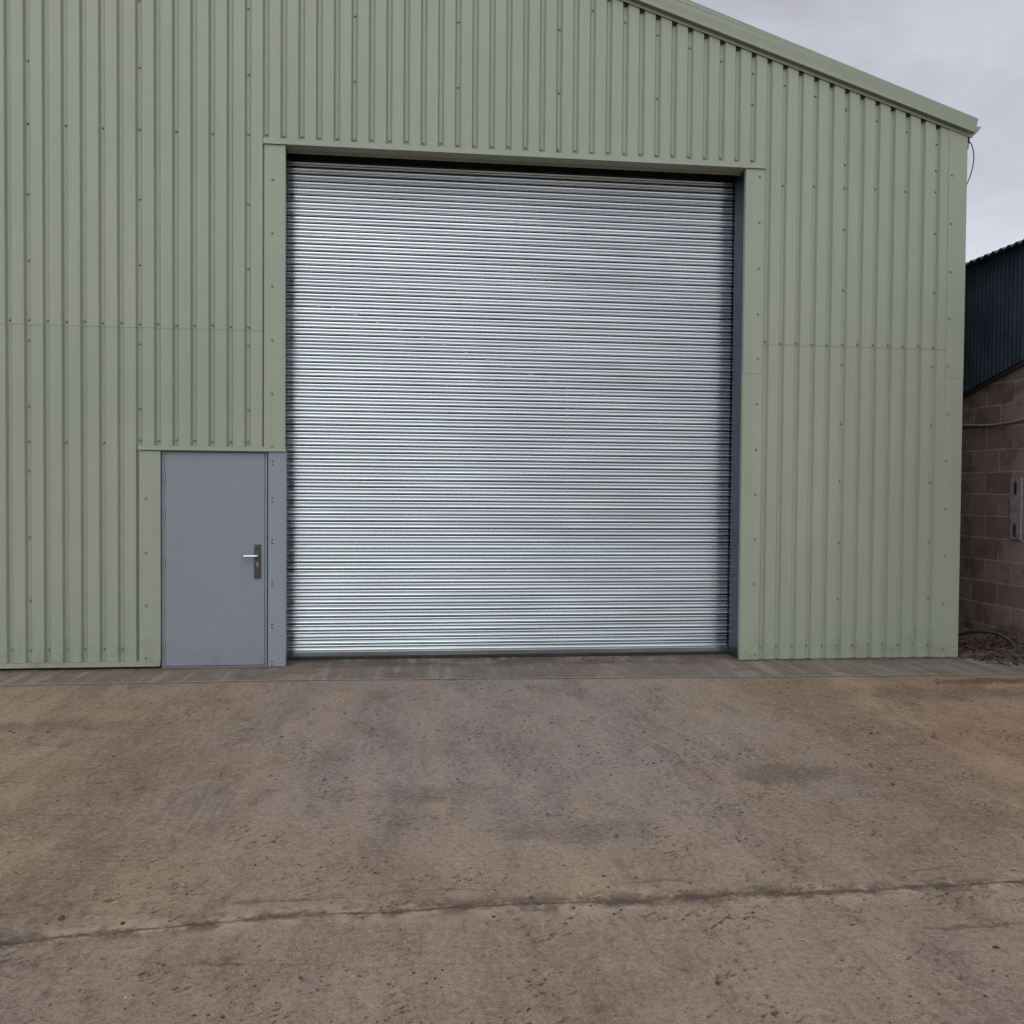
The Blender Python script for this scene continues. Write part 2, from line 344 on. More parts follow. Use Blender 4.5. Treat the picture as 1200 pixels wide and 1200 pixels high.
# ------------------------------------------------------------------ mesh helpers
class MB:
    """collects world-space geometry for ONE mesh object"""
    def __init__(self): self.v = []; self.f = []
    def add(self, vs, fs):
        o = len(self.v); self.v += [Vector(p) for p in vs]; self.f += [tuple(i + o for i in f) for f in fs]
    def box(self, x0, x1, y0, y1, z0, z1):
        self.add([(x0, y0, z0), (x1, y0, z0), (x1, y1, z0), (x0, y1, z0), (x0, y0, z1), (x1, y0, z1), (x1, y1, z1), (x0, y1, z1)],
                 [(0, 3, 2, 1), (4, 5, 6, 7), (0, 1, 5, 4), (1, 2, 6, 5), (2, 3, 7, 6), (3, 0, 4, 7)])
    def quad(self, a, b, c_, d): self.add([a, b, c_, d], [(0, 1, 2, 3)])
    def strip(self, rows):
        """rows: list of equally long point lists"""
        n = len(rows[0]); vs = [p for r_ in rows for p in r_]
        self.add(vs, [(i * n + j, i * n + j + 1, (i + 1) * n + j + 1, (i + 1) * n + j) for i in range(len(rows) - 1) for j in range(n - 1)])
    def prism(self, poly, axis, a, b):
        """poly: 2D outline; axis: 'x' (poly is y,z), 'y' (poly is x,z) or 'z'"""
        def P(p, t): return {'x': (t, p[0], p[1]), 'y': (p[0], t, p[1]), 'z': (p[0], p[1], t)}[axis]
        n = len(poly)
        self.add([P(p, a) for p in poly] + [P(p, b) for p in poly],
                 [tuple(range(n))[::-1], tuple(range(n, 2 * n))] + [(i, (i + 1) % n, n + (i + 1) % n, n + i) for i in range(n)])
    def tube(self, pts, r, seg=8):
        pts = [Vector(p) for p in pts]; rings = []
        for i, p in enumerate(pts):
            t = (pts[min(i + 1, len(pts) - 1)] - pts[max(i - 1, 0)]).normalized()
            a = t.orthogonal() if i == 0 else None
            if i == 0: ref = a.normalized()
            ref = (ref - t * ref.dot(t)).normalized(); b = t.cross(ref)
            rings.append([p + (ref * math.cos(k * 2 * math.pi / seg) + b * math.sin(k * 2 * math.pi / seg)) * r for k in range(seg)])
        vs = [v for r_ in rings for v in r_]
        fs = [(i * seg + k, i * seg + (k + 1) % seg, (i + 1) * seg + (k + 1) % seg, (i + 1) * seg + k) for i in range(len(pts) - 1) for k in range(seg)]
        fs += [tuple(range(seg))[::-1], tuple((len(pts) - 1) * seg + k for k in range(seg))]
        self.add(vs, fs)
    def build(self, name, mat, parent=None, smooth=False, bevel=0, at=None):
        me = bpy.data.meshes.new(name)
        base = Vector(at) if at else (Vector(abs_loc(parent)) if parent else Vector((0, 0, 0)))
        me.from_pydata([tuple(p - base) for p in self.v], [], self.f)
        bm = bmesh.new(); bm.from_mesh(me)
        bmesh.ops.recalc_face_normals(bm, faces=bm.faces)
        if bevel:
            bmesh.ops.bevel(bm, geom=[e_ for e_ in bm.edges if len(e_.link_faces) == 2 and e_.calc_face_angle(0) > .5], offset=bevel, segments=2, affect='EDGES', profile=.6)
        bm.to_mesh(me); bm.free()
        me.materials.append(MAT[mat])
        if smooth:
            me.polygons.foreach_set('use_smooth', [True] * len(me.polygons))
        o = bpy.data.objects.new(name, me); col.objects.link(o)
        if parent:
            o.parent = parent
            if at: o.location = base - Vector(abs_loc(parent))
        elif at: o.location = base
        return o

def abs_loc(o):
    p = Vector((0, 0, 0))
    while o: p += o.location; o = o.parent
    return p

def tag(o, label=None, cat=None, group=None, kind=None):
    for k, v in (('label', label), ('category', cat), ('group', group), ('kind', kind)):
        if v: o[k] = v
    return o
def empty(name, loc, label, cat, group=None):
    o = bpy.data.objects.new(name, None); col.objects.link(o); o.location = loc
    return tag(o, label, cat, group)
def smooth_curve(pts, n=8):
    pts = [Vector(p) for p in pts]; out = []
    for i in range(len(pts) - 1):
        p0, p1, p2, p3 = pts[max(i - 1, 0)], pts[i], pts[i + 1], pts[min(i + 2, len(pts) - 1)]
        for k in range(n):
            t = k / n
            out.append(.5 * ((2 * p1) + (p2 - p0) * t + (2 * p0 - 5 * p1 + 4 * p2 - p3) * t * t + (3 * p1 - p0 - 3 * p2 + p3) * t ** 3))
    out.append(pts[-1]); return out

# ------------------------------------------------------------------ ground
m = MB()
m.add([(-700, -700, -.006), (700, -700, -.006), (700, 700, -.006), (-700, 700, -.006)], [(0, 1, 2, 3)])
tag(m.build('yard', 'yard'), 'brown dirty concrete yard in front of the green shed', 'yard', kind='structure')

def apron_edge(x):
    pts = [(-12, -.72), (.2, -.725), (2.87, -.70), (5.0, -.78), (7.45, -.89), (10.44, -.99), (14, -1.02)]
    for (a, ya), (b, yb) in zip(pts, pts[1:]):
        if a <= x <= b: return ya + (yb - ya) * (x - a) / (b - a) + .006 * noise.noise(Vector((x * 3, 0, 0)))
    return -1.0
xs = [-11.9 + i * .1 for i in range(244)]
m = MB(); m.strip([[(x, apron_edge(x), .0) for x in xs], [(x, .62, .0) for x in xs]])
m.strip([[(x, apron_edge(x), -.02) for x in xs], [(x, apron_edge(x), .0) for x in xs]])
tag(m.build('apron', 'apron'), 'grey tamped concrete strip along the foot of the shed', 'pavement', kind='structure')
m = MB()
rows = [[], []]
for x in xs:
    w = .014 + .012 * noise.noise(Vector((x * 2.3, 5, 0)))
    rows[0].append((x, apron_edge(x) - w, -.001)); rows[1].append((x, apron_edge(x) + .012 + w * .6, .003))
m.strip(rows)
tag(m.build('concrete_joint', 'rim'), 'pale raised joint line along the front edge of the concrete strip', 'joint', kind='structure')

# ------------------------------------------------------------------ the shed
P = 0.183                       # rib pitch
DEPTH = .034
XL, XR = -8.6, 10.42            # gable ends
XRIDGE = (XL + XR) / 2
SL = .3085
def roofz(x): return 6.046 + SL * ((XR - x) if x >= XRIDGE else (x - XL))
shed = empty('steel_shed', (XRIDGE, 0, 0), 'sage green steel clad shed with a tall closed galvanised roller shutter', 'shed')

def prof_y(x):
    d = abs(((x / P) + .5) % 1.0 - .5) * P      # distance from valley centre
    if d < .0165: return DEPTH
    if d < .034: return DEPTH * (1 - (d - .0165) / .0175)
    return 0.0
def prof_xs(a, b):
    out = {round(a, 5), round(b, 5)}
    n0, n1 = int(a / P) - 2, int(b / P) + 2
    for n in range(n0, n1 + 1):
        for d in (-.034, -.0165, .0165, .034):
            x = n * P + d
            if a < x < b: out.add(round(x, 5))
        # shallow stiffening crease in each broad face
    return sorted(out)
def sheet(mb, a, b, zlo, zhi, off=0.0):
    q = prof_xs(a, b); nz = 6
    rows = []
    for k in range(nz + 1):
        rows.append([(x, prof_y(x) + off, (zlo(x) if callable(zlo) else zlo) * (1 - k / nz) + (zhi(x) if callable(zhi) else zhi) * k / nz) for x in q])
    mb.strip(rows)
    # turned thickness at the lower edge
    lo = [(x, prof_y(x) + off, zlo(x) if callable(zlo) else zlo) for x in q]
    mb.strip([lo, [(p[0], p[1] + .0022, p[2]) for p in lo]])
LAP = 3.557
SX0, SX1 = 2.764, 7.789         # opening of the roller door
FX0, FX1 = 2.548, 8.005         # outer edges of its flashings
HZ = 5.51                       # underside of the header
DX0, DX1, DZ = 1.495, 2.584, 2.29
top = lambda x: roofz(x) + .03
m = MB(); sheet(m, XL, FX0, LAP, top, -.0028); sheet(m, FX0, FX1, HZ + .045, top, -.0028); sheet(m, FX1, 10.25, LAP, top, -.0028)
up_clad = m.build('wall_cladding', 'clad', shed)
m = MB(); sheet(m, XL, 1.282, .075, LAP + .05); sheet(m, 1.282, FX0, DZ + .035, LAP + .05)
left_clad = m.build('wall_cladding', 'clad', shed)
m = MB(); sheet(m, FX1, 10.25, .006, LAP + .05)
right_clad = m.build('wall_cladding', 'clad', shed)

# flashings round the roller door
def jamb(x0, x1, z0, z1, inner):
    mb = MB()
    mb.box(x0, x1, -.0055, -.0035, z0, z1)
    if inner == 'r': mb.box(x1 - .002, x1, -.0033, .055, z0, z1); mb.box(x0, x0 + .002, -.0033, .036, z0, z1)
    else: mb.box(x0, x0 + .002, -.0033, .055, z0, z1); mb.box(x1 - .002, x1, -.0033, .036, z0, z1)
    return mb
jamb(FX0, SX0, DZ + .012, HZ - .004, 'r').build('jamb_flashing', 'clad', shed)
mj = jamb(SX1, FX1, .006, 3.238, 'l'); mj2 = jamb(SX1 + .001, FX1 - .001, 3.23, HZ - .004, 'l')
for p in mj2.v: p.y -= .0024
mj.add([tuple(v) for v in mj2.v], mj2.f)
mj.build('jamb_flashing', 'clad', shed)
m = MB()
m.box(FX0 - .012, FX1 + .012, -.0085, -.0062, HZ + .004, HZ + .062)     # face
m.box(FX0 - .012, FX1 + .012, -.022, -.0087, HZ - .001, HZ + .006)      # drip lip
m.box(SX0 + .001, SX1 - .001, -.006, .155, HZ - .003, HZ + .003)        # soffit
m.box(SX0 + .001, SX1 - .001, .150, .156, HZ - .028, HZ - .0035)        # turned edge
m.box(FX0, FX1, -.006, .034, HZ + .0065, HZ + .012)
m.build('header_flashing', 'clad', shed)
# corner, base and personnel-door flashings
m = MB()
m.box(10.2, XR, -.0055, -.003, .004, 3.245); m.box(10.199, XR + .001, -.0080, -.0058, 3.235, roofz(XR) + .02)
m.box(XR - .0022, XR, -.0028, .22, .004, roofz(XR) - .06); m.box(10.2, 10.2022, -.0028, .0005, .01, 6.0)
m.build('corner_flashing', 'clad', shed)
m = MB(); m.box(XL, 1.49, -.014, -.0118, .028, .072); m.box(XL, 1.49, -.0116, .04, .068, .0725); m.box(XL, 1.49, -.0205, -.0142, .026, .031)
m.build('drip_flashing', 'clad', shed)
m = MB(); m.box(XL, 1.47, .03, .06, -.02, .07)
m.build('floor_edge', 'void', shed)
m = MB()
m.box(1.282, 1.494, -.0055, -.0035, .074, DZ - .012); m.box(1.4925, 1.4945, -.0033, .05, .03, DZ - .012); m.box(1.282, 1.284, -.0033, .036, .074, DZ - .012)
m.build('jamb_flashing', 'clad', shed)
m = MB()
m.box(1.27, 2.772, -.0085, -.0062, DZ + .002, DZ + .045); m.box(1.27, 2.772, -.021, -.0087, DZ - .001, DZ + .006)
m.box(1.29, 2.762, -.006, .06, DZ - .008, DZ - .002)
m.build('header_flashing', 'clad', shed)
# verge flashing along both slopes, with its under-lip
def slope_bar(mb, d0, d1, y0, y1, taper=0.0, lean=0.0):
    """a bar between two heights (d0, d1) above the roof line"""
    for xa, xb in ((XL - .055, XRIDGE), (XRIDGE, XR + .055)):
        right = xa >= XRIDGE - .01
        def zz(x, d): return 6.046 + SL * ((XR - x) if right else (x - XL)) + d
        def up(x): return taper * ((XR - x) if right else (x - XL))
        ex = .02 if d1 - d0 > .1 else 0
        xa2, xb2 = (xa, xb + ex) if right else (xa - ex, xb)
        lo = [(xa, zz(xa, d0)), (xb, zz(xb, d0))]; hi = [(xb2, zz(xb2, d1) + up(xb2)), (xa2, zz(xa2, d1) + up(xa2))]
        P_ = [(x, y + (lean if k < 2 else 0), z) for y in (y0, y1) for k, (x, z) in enumerate(lo + hi)]
        mb.add(P_, [(3, 2, 1, 0), (4, 5, 6, 7), (0, 1, 5, 4), (1, 2, 6, 5), (2, 3, 7, 6), (3, 0, 4, 7)])
m = MB(); slope_bar(m, -.004, .150, -.085, -.0825, .014, .022); slope_bar(m, .1495, .1525, -.0815, .10, .014); slope_bar(m, -.0045, -.001, -.059, -.02)
m.build('verge_flashing', 'clad', shed)
m = MB(); slope_bar(m, -.045, -.004, -.0115, -.0090); slope_bar(m, -.0500, -.0452, -.0195, -.009)
m.build('verge_trim', 'clad', shed)
m = MB()
for n in range(-46, 56):
    x = n * P; zt = roofz(x)
    w0, w1 = .0295, .0168
    m.add([(x - w0, .006, zt - .072), (x + w0, .006, zt - .072), (x + w1, DEPTH - .0045, zt - .072), (x - w1, DEPTH - .0045, zt - .072),
           (x - w0, .006, zt), (x + w0, .006, zt), (x + w1, DEPTH - .0045, zt), (x - w1, DEPTH - .0045, zt)],
          [(0, 1, 2, 3), (4, 5, 6, 7), (0, 1, 5, 4), (1, 2, 6, 5), (2, 3, 7, 6), (3, 0, 4, 7)])
tag(m.build('foam_filler', 'rubber_and_shadow', shed), kind='stuff')
# roof, side and rear walls close the box
m = MB()
for xa, xb, sg in ((XL - .05, XRIDGE, 1), (XRIDGE, XR + .05, -1)):
    z_ = lambda x, d: 6.046 + SL * ((XR - x) if sg < 0 else (x - XL)) + d
    m.prism([(xa, z_(xa, .07)), (xb, z_(xb, .07)), (xb, z_(xb, .145)), (xa, z_(xa, .145))], 'y', .05, 26)
m.build('roof', 'clad', shed)
m = MB()
yy = [.21 + i * .0610 for i in range(420)]
m.strip([[(XR - (.03 if i % 3 == 0 else 0), y, 0) for i, y in enumerate(yy)], [(XR - (.03 if i % 3 == 0 else 0), y, 6.06) for i, y in enumerate(yy)]])
m.build('side_wall', 'clad', shed)
m = MB(); m.box(XL, XL + .05, .04, 25.9, 0, 6.05)
m.build('side_wall', 'clad', shed)
m = MB(); m.prism([(XL, 0), (XR - .1, 0), (XR - .1, 6.05), (XRIDGE, roofz(XRIDGE)), (XL, 6.05)], 'y', 25.8, 25.88)
m.build('rear_wall', 'clad', shed)
# near-black backing added behind the cladding to keep the inside dark
m = MB()
m.box(XL + .06, 1.28, .07, .12, .0, 6.1); m.box(1.2, 2.5, .07, .12, 2.45, 6.1); m.box(2.25, 2.58, .45, .49, 0, 6.1); m.box(7.9, 10.35, .07, .12, 0, 6.1)
m.prism([(XL + .06, 5.95), (10.35, 5.95), (XRIDGE, roofz(XRIDGE) - .1)], 'y', .56, .6)
m.box(2.0, 8.6, .5, .55, 5.3, 6.4)
m.build('dark_backing', 'void', shed)

# eave gutter with its end stop
m = MB()
gp = [(10.425, 6.105), (10.425, 5.99), (10.46, 5.99), (10.50, 6.015), (10.54, 6.055), (10.572, 6.098), (10.58, 6.112)]
m.prism(gp, 'y', -.02, -.012)
outer = gp[1:]; inn = [(x - .004, z + .005) for x, z in outer]
m.strip([[(x, -.011, z) for x, z in outer], [(x, 25, z) for x, z in outer]])
m.strip([[(x, -.011, z) for x, z in inn], [(x, 25, z) for x, z in inn]])
m.build('gutter', 'gutter', shed)
m = MB(); m.box(10.4215, 10.452, .0, .03, 5.925, 5.985); m.box(10.425, 10.44, .003, .027, 5.86, 5.924)
m.build('gutter_bracket', 'void', shed)

# screws -----------------------------------------------------------
cols = [n for n in range(-47, 56) if n % 6 == 1]
pts = set()
def sc(n, z): pts.add((n, round(z, 3)))
ST = [1.375, .72, 2.065, 2.72, 3.395, 4.21, 4.885, 5.61, 6.235, 6.92, 7.6, 8.3]
def open_ok(n, z):
    x = n * P
    if FX0 - .03 < x < FX1 + .03: return z > HZ + .1
    if 1.25 < x < FX0: return z > DZ + .09
    return True
for n in range(-10, 56):
    x = n * P; tz = roofz(x)
    if n % 6 == 1:
        for z in ST: sc(n, z + (-.04 if n > 40 and z < 3.5 else 0))
    if n % 2 == 1 and n < 14: sc(n, 5.605); sc(n, 2.365)
    if n % 2 == 1 and n > 43: sc(n, 5.355)
    if n % 2 == 1: sc(n, tz - .25)
    sc(n, LAP + (.045 if n < 14 else .03))
    if n < 7: sc(n, .205)
    if n > 43: sc(n, .150)
    if 7 <= n <= 13: sc(n, DZ + .10)
    if 14 <= n <= 43: sc(n, HZ + .105)
screw_pts = []
for n, z in sorted(pts):
    x = n * P
    if z < roofz(x) - .08 and open_ok(n, z): screw_pts.append((x, DEPTH - (.003 if z > LAP else 0), z))
for k in range(6): screw_pts.append((2.631, -.0058, 5.146 - k * .56))
for k in range(10): screw_pts.append((7.952, -.0062 - (.0022 if 5.416 - k * .505 > 3.23 else 0), 5.416 - k * .505))
screw_pts.append((7.97, -.0058, .06))
for k in range(11): screw_pts.append((10.235, -.0058 - (.0024 if 5.543 - k * .545 > 3.24 else 0), 5.543 - k * .545))
for z in (1.783, 1.222, .66, .113): screw_pts.append((1.346, -.0058, z))
random.seed(4)
def screw_geo(mb, p):
    x, y, z = p; seg = 8
    rings = [(.0125, 0), (.0125, -.0030), (.0086, -.0034), (.0084, -.0115), (.005, -.0135)]
    vs = [(x + r_ * math.cos(k * 2 * math.pi / seg), y + d, z + r_ * math.sin(k * 2 * math.pi / seg)) for r_, d in rings for k in range(seg)]
    fs = [(i * seg + k, i * seg + (k + 1) % seg, (i + 1) * seg + (k + 1) % seg, (i + 1) * seg + k) for i in range(4) for k in range(seg)] + [tuple(4 * seg + k for k in range(seg))]
    mb.add(vs, fs)
def shadow_washer_slot(o):
    o.data.materials.append(MAT['rubber_and_shadow'])  # washer ring coloured near-black to paint the shadow round each screw head
    for i, p in enumerate(o.data.polygons):
        if i % 33 < 16: p.material_index = 1
    return o
screw_pts.sort(key=lambda p: (Vector(p) - CAM).length if -.15 < p[0] < 11 and p[2] < 7.3 else 99)
base = None
for p in screw_pts[:100]:
    p = (p[0] + random.uniform(-.003, .003), p[1], p[2] + random.uniform(-.008, .008))
    if base is None:
        mb = MB(); screw_geo(mb, (0, 0, 0)); base = shadow_washer_slot(mb.build('screw', 'clad', shed, at=p))
        base.data.transform(Matrix.Translation(Vector(p)))
        o = base
    else:
        o = base.copy(); col.objects.link(o); o.parent = shed
    o.location = Vector(p) - shed.location
mb = MB()
for p in screw_pts[100:]: screw_geo(mb, (p[0] + random.uniform(-.003, .003), p[1], p[2] + random.uniform(-.008, .008)))
tag(shadow_washer_slot(mb.build('screws', 'clad', shed)), kind='stuff')

# roller shutter -----------------------------------------------------
YC = .38; Z0S = .092; PITCHS = .0762; NS = 71
shutter = empty('roller_shutter', (0, 0, 0), None, None); shutter.parent = shed; shutter.location = Vector(((SX0 + SX1) / 2, YC, 0)) - shed.location
random.seed(11)
prof = []                       # one lath, bottom to top: (dz, dy), dy negative = outwards
for k in range(11):             # rolled bead
    a = -math.pi / 2 + math.pi * k / 10
    prof.append((.0150 + .0140 * math.sin(a), -.0150 * math.cos(a) + .007))
prof += [(.0305, .0105), (.0330, .0100), (.0370, .0062), (.0420, .0040), (.0480, .0030), (.0550, .0029), (.0610, .0036), (.0655, .0056), (.0690, .0110), (.0715, .0150), (.0755, .0155)]
m = MB(); NXS = 20
slat_x = [SX0 - .065 + (SX1 - SX0 + .095) * i / NXS for i in range(NXS + 1)]
for k in range(NS):
    zb = Z0S + k * PITCHS; tl = random.gauss(0, .0007); of = random.gauss(0, .0006); ph = random.uniform(0, 50)
    rows = []
    for dz, dy in prof:
        rows.append([(x, YC + dy + of + tl * (dz / PITCHS - .5) * 2 + .0007 * noise.noise(Vector((x * .7, ph, 0))) + .004 * noise.noise(Vector((x * .35, zb * .5, 7))),
                      zb + dz + .0008 * noise.noise(Vector((x * .5, ph, 3)))) for x in slat_x])
    m.strip(rows)
cur = m.build('shutter_curtain', 'galv', shutter, smooth=True)
m = MB(); m.box(SX0 - .05, SX1 + .03, YC - .012, YC + .014, .0385, Z0S + .002); m.box(SX0 - .05, SX1 + .03, YC - .016, YC - .0125, .080, .088)
m.build('bottom_rail', 'galv', shutter, bevel=.002)
m = MB(); m.box(SX0 - .05, SX1 + .03, YC - .02, YC + .018, .002, .038)
m.build('rubber_seal', 'rubber_and_shadow', shutter, bevel=.004)
for xs_, sg in ((SX1, 1), (SX0 - .03, -1)):
    m = MB()
    a, b = sorted((xs_ + .012 * sg, xs_ + .06 * sg))
    m.box(*sorted((xs_ + .003 * sg, xs_ + .0115 * sg)), .058, YC - .030, .0, HZ + .3)
    m.box(a, b, .06, YC - .032, .0, HZ + .3)
    m.box(*sorted((xs_ + .045 * sg, xs_ + .06 * sg)), YC - .0318, YC + .04, .0, HZ + .3)
    m.box(a, b, YC + .0402, YC + .06, .0, HZ + .3)
    m.build('guide_rail', 'guide' if sg > 0 else 'post_paint_and_lit_guide', shutter)  # both guides same steel; left coloured paler so the slats reflect more light
m = MB()
ring = [(YC + .17 + .16 * math.cos(a), 5.78 + .16 * math.sin(a)) for a in [k * math.pi / 10 for k in range(20)]]
m.prism(ring, 'x', SX0 - .05, SX1 + .05)
m.build('barrel', 'galv', shutter, smooth=False)

# personnel door ------------------------------------------------------
door = empty('personnel_door', (0, 0, 0), None, None); door.parent = shed; door.location = Vector(((DX0 + DX1) / 2, .03, 0)) - shed.location
m = MB(); m.box(DX0 + .038, DX1 - .032, .020, .066, .020, DZ - .020)
m.build('door_leaf', 'grey_paint', door, bevel=.003)
m = MB()
m.box(DX0 + .006, DX0 + .034, .026, .10, .0, DZ - .009); m.box(DX1 - .028, DX1 - .006, .024, .10, .0, DZ - .009)
m.box(DX0 + .034, DX1 - .028, .030, .10, DZ - .017, DZ - .009); m.box(DX0 + .034, DX1 - .028, .03, .10, 0.0, .016)
m.build('door_frame', 'grey_paint', door)
for z in (2.0, 1.62, 1.12, .23):
    m = MB(); m.tube([(DX0 + .036, .014, z - .055), (DX0 + .036, .014, z + .055)], .008, 10)
    m.build('hinge', 'grey_paint', door, smooth=False)
m = MB()
hx0, hx1, hz0, hz1 = 2.446, 2.516, .945, 1.305
poly = [(hx0 + .008, hz0), (hx1 - .008, hz0), (hx1, hz0 + .008), (hx1, hz1 - .008), (hx1 - .008, hz1), (hx0 + .008, hz1), (hx0, hz1 - .008), (hx0, hz0 + .008)]
m.prism(poly, 'y', .006, .0198)
m.build('handle_plate', 'handle', door, bevel=.003)
m = MB()
m.tube([(2.482, .008, 1.180), (2.482, -.030, 1.180)], .011, 12)
m.tube(smooth_curve([(2.484, -.034, 1.180), (2.455, -.038, 1.180), (2.40, -.040, 1.180), (2.338, -.038, 1.180)], 4), .0115, 12)
m.build('door_handle', 'lever', door, smooth=True)
m = MB()
ring = [(2.482 + .010 * math.cos(a), 1.095 + .010 * math.sin(a)) for a in [k * math.pi / 8 for k in range(16)]]
m.prism(ring, 'y', -.004, .0058); m.box(2.477, 2.487, -.003, .0057, 1.068, 1.088)
m.build('lock_cylinder', 'lever', door)
# folded grey post between the two doors, with its pairs of rivets
m = MB(); m.box(2.592, 2.776, .000, .0035, .004, DZ - .004); m.box(2.592, 2.596, .0037, .09, .004, DZ - .004); m.box(2.772, 2.776, .0037, .09, .004, DZ - .004)
post = m.build('door_post', 'post_paint_and_lit_guide', shed)
rivet = None
for z in (2.19, 1.792, 1.355, .905, .455, .06):
    for d in (0, -.038):
        if rivet is None:
            m = MB(); g = [(.0095, 0), (.0085, -.003), (.0045, -.0055)]
            m.add([(r_ * math.cos(k * math.pi / 4), y, r_ * math.sin(k * math.pi / 4)) for r_, y in g for k in range(8)],
                  [(i * 8 + k, i * 8 + (k + 1) % 8, i * 8 + 8 + (k + 1) % 8, i * 8 + 8 + k) for i in range(2) for k in range(8)] + [tuple(range(16, 24))])
            rivet = m.build('rivet', 'handle', post); rivet.data.transform(Matrix.Translation(Vector(abs_loc(post)))); o = rivet
        else:
            o = rivet.copy(); col.objects.link(o); o.parent = post
        o.location = Vector((2.634, -.0002, z + d)) - Vector(abs_loc(post))

# ------------------------------------------------------------------ cable hanging from the gutter end
m = MB(); m.tube(smooth_curve([(10.45, .06, 5.99), (10.505, .05, 5.93), (10.535, .05, 5.82), (10.53, .05, 5.70), (10.49, .05, 5.55), (10.43, .05, 5.42)], 6), .006, 6)
tag(m.build('cable', 'black_plastic', at=(10.45, .06, 5.42)), 'thin dark loose cable hanging below the gutter end at the shed corner', 'cable')

# ------------------------------------------------------------------ the barn beside it
XB = 11.45
barn = empty('block_barn', (XB, 4, 0), 'old barn of brown concrete blocks with dark corrugated sheeting under its eave', 'barn')
def rake(y): return 3.28 + (1.6 - max(-.6, y)) * .235
m = MB()
ysb = [-4 + i * .4 for i in range(46)]
m.strip([[(XB, y, -.1) for y in ysb], [(XB, y, rake(y) if y < 1.7 else 3.25) for y in ysb]])
m.strip([[(XB, y, rake(y) if y < 1.7 else 3.25) for y in ysb], [(XB + .22, y, rake(y) if y < 1.7 else 3.25) for y in ysb]])
m.box(XB + .003, 19, -4.0, -3.8, -.1, 4.8)
m.build('block_wall', 'block', barn)
m = MB()
ys2 = [-4.05 + i * .0127 for i in range(1440)]
m.strip([[(XB - .045 + .010 * math.sin(y * 2 * math.pi / .0762), y, (rake(y) if y < 1.7 else 3.25) - .06) for y in ys2],
         [(XB - .045 + .010 * math.sin(y * 2 * math.pi / .0762), y, 4.93) for y in ys2]])
m.build('sheet_cladding', 'navy', barn, smooth=True)
m = MB()
for y0, y1 in zip(ysb, ysb[1:]):
    if y1 < 1.8:
        pass
z0, z1 = rake(1.7), rake(-.6)
m.add([(XB - .03, 1.7, z0 - .11), (XB - .03, -.6, z1 - .11), (XB - .03, -.6, z1 - .03), (XB - .03, 1.7, z0 - .03),
       (XB - .002, 1.7, z0 - .11), (XB - .002, -.6, z1 - .11), (XB - .002, -.6, z1 - .03), (XB - .002, 1.7, z0 - .03)],
      [(0, 1, 2, 3), (0, 1, 5, 4), (3, 2, 6, 7), (1, 2, 6, 5), (0, 3, 7, 4)])
m.build('timber_rail', 'timber', barn)
m = MB()
ys3 = [-4.3 + i * .0182 for i in range(1020)]
def wv(y): return .017 * math.sin(y * 2 * math.pi / .146)
m.strip([[(XB - .17, y, 4.905 + wv(y)) for y in ys3], [(XB + 3.5, y, 4.905 + 3.67 * .27 + wv(y)) for y in ys3], [(XB + 7.5, y, 4.905 + 7.67 * .27 + wv(y)) for y in ys3]])
m.strip([[(XB - .17, y, 4.905 + wv(y)) for y in ys3], [(XB - .168, y, 4.893 + wv(y)) for y in ys3]])
m.strip([[(XB - .168, y, 4.893 + wv(y)) for y in ys3], [(XB + 7.5, y, 4.893 + 7.67 * .27 + wv(y)) for y in ys3]])
m.build('roof', 'fibre', barn, smooth=True)
m = MB(); m.box(XB - .03, XB + .05, -4, 14, 4.80, 4.92)
m.build('eave_beam', 'timber', barn)
# strap plate and cable on its wall
pl = empty('strap_plate', (XB, .45, 1.7), 'grey steel strap plate with two dark bolt slots fixed on the block wall', 'plate')
m = MB(); m.box(XB - .026, XB - .001, .345, .545, 1.35, 2.105)
m.build('plate', 'plate', pl, bevel=.004)
for z in (1.46, 1.98):
    m = MB(); m.prism([(.425, z - .07), (.445, z - .085), (.465, z - .07), (.468, z + .05), (.445, z + .085), (.422, z + .05)], 'x', XB - .034, XB - .0265)
    m.build('bolt_slot', 'rubber_and_shadow', pl)
m = MB()
m.tube(smooth_curve([(XB - .014, 1.9, 2.84), (XB - .014, 1.35, 2.80), (XB - .015, .9, 2.775), (XB - .015, .5, 2.79), (XB - .015, .1, 2.84), (XB - .015, -.5, 2.95), (XB - .015, -1.6, 3.05)], 6), .013, 6)
tag(m.build('wall_cable', 'plate', at=(XB, .5, 2.8)), 'sagging grey cable strung along the brown block wall', 'cable')

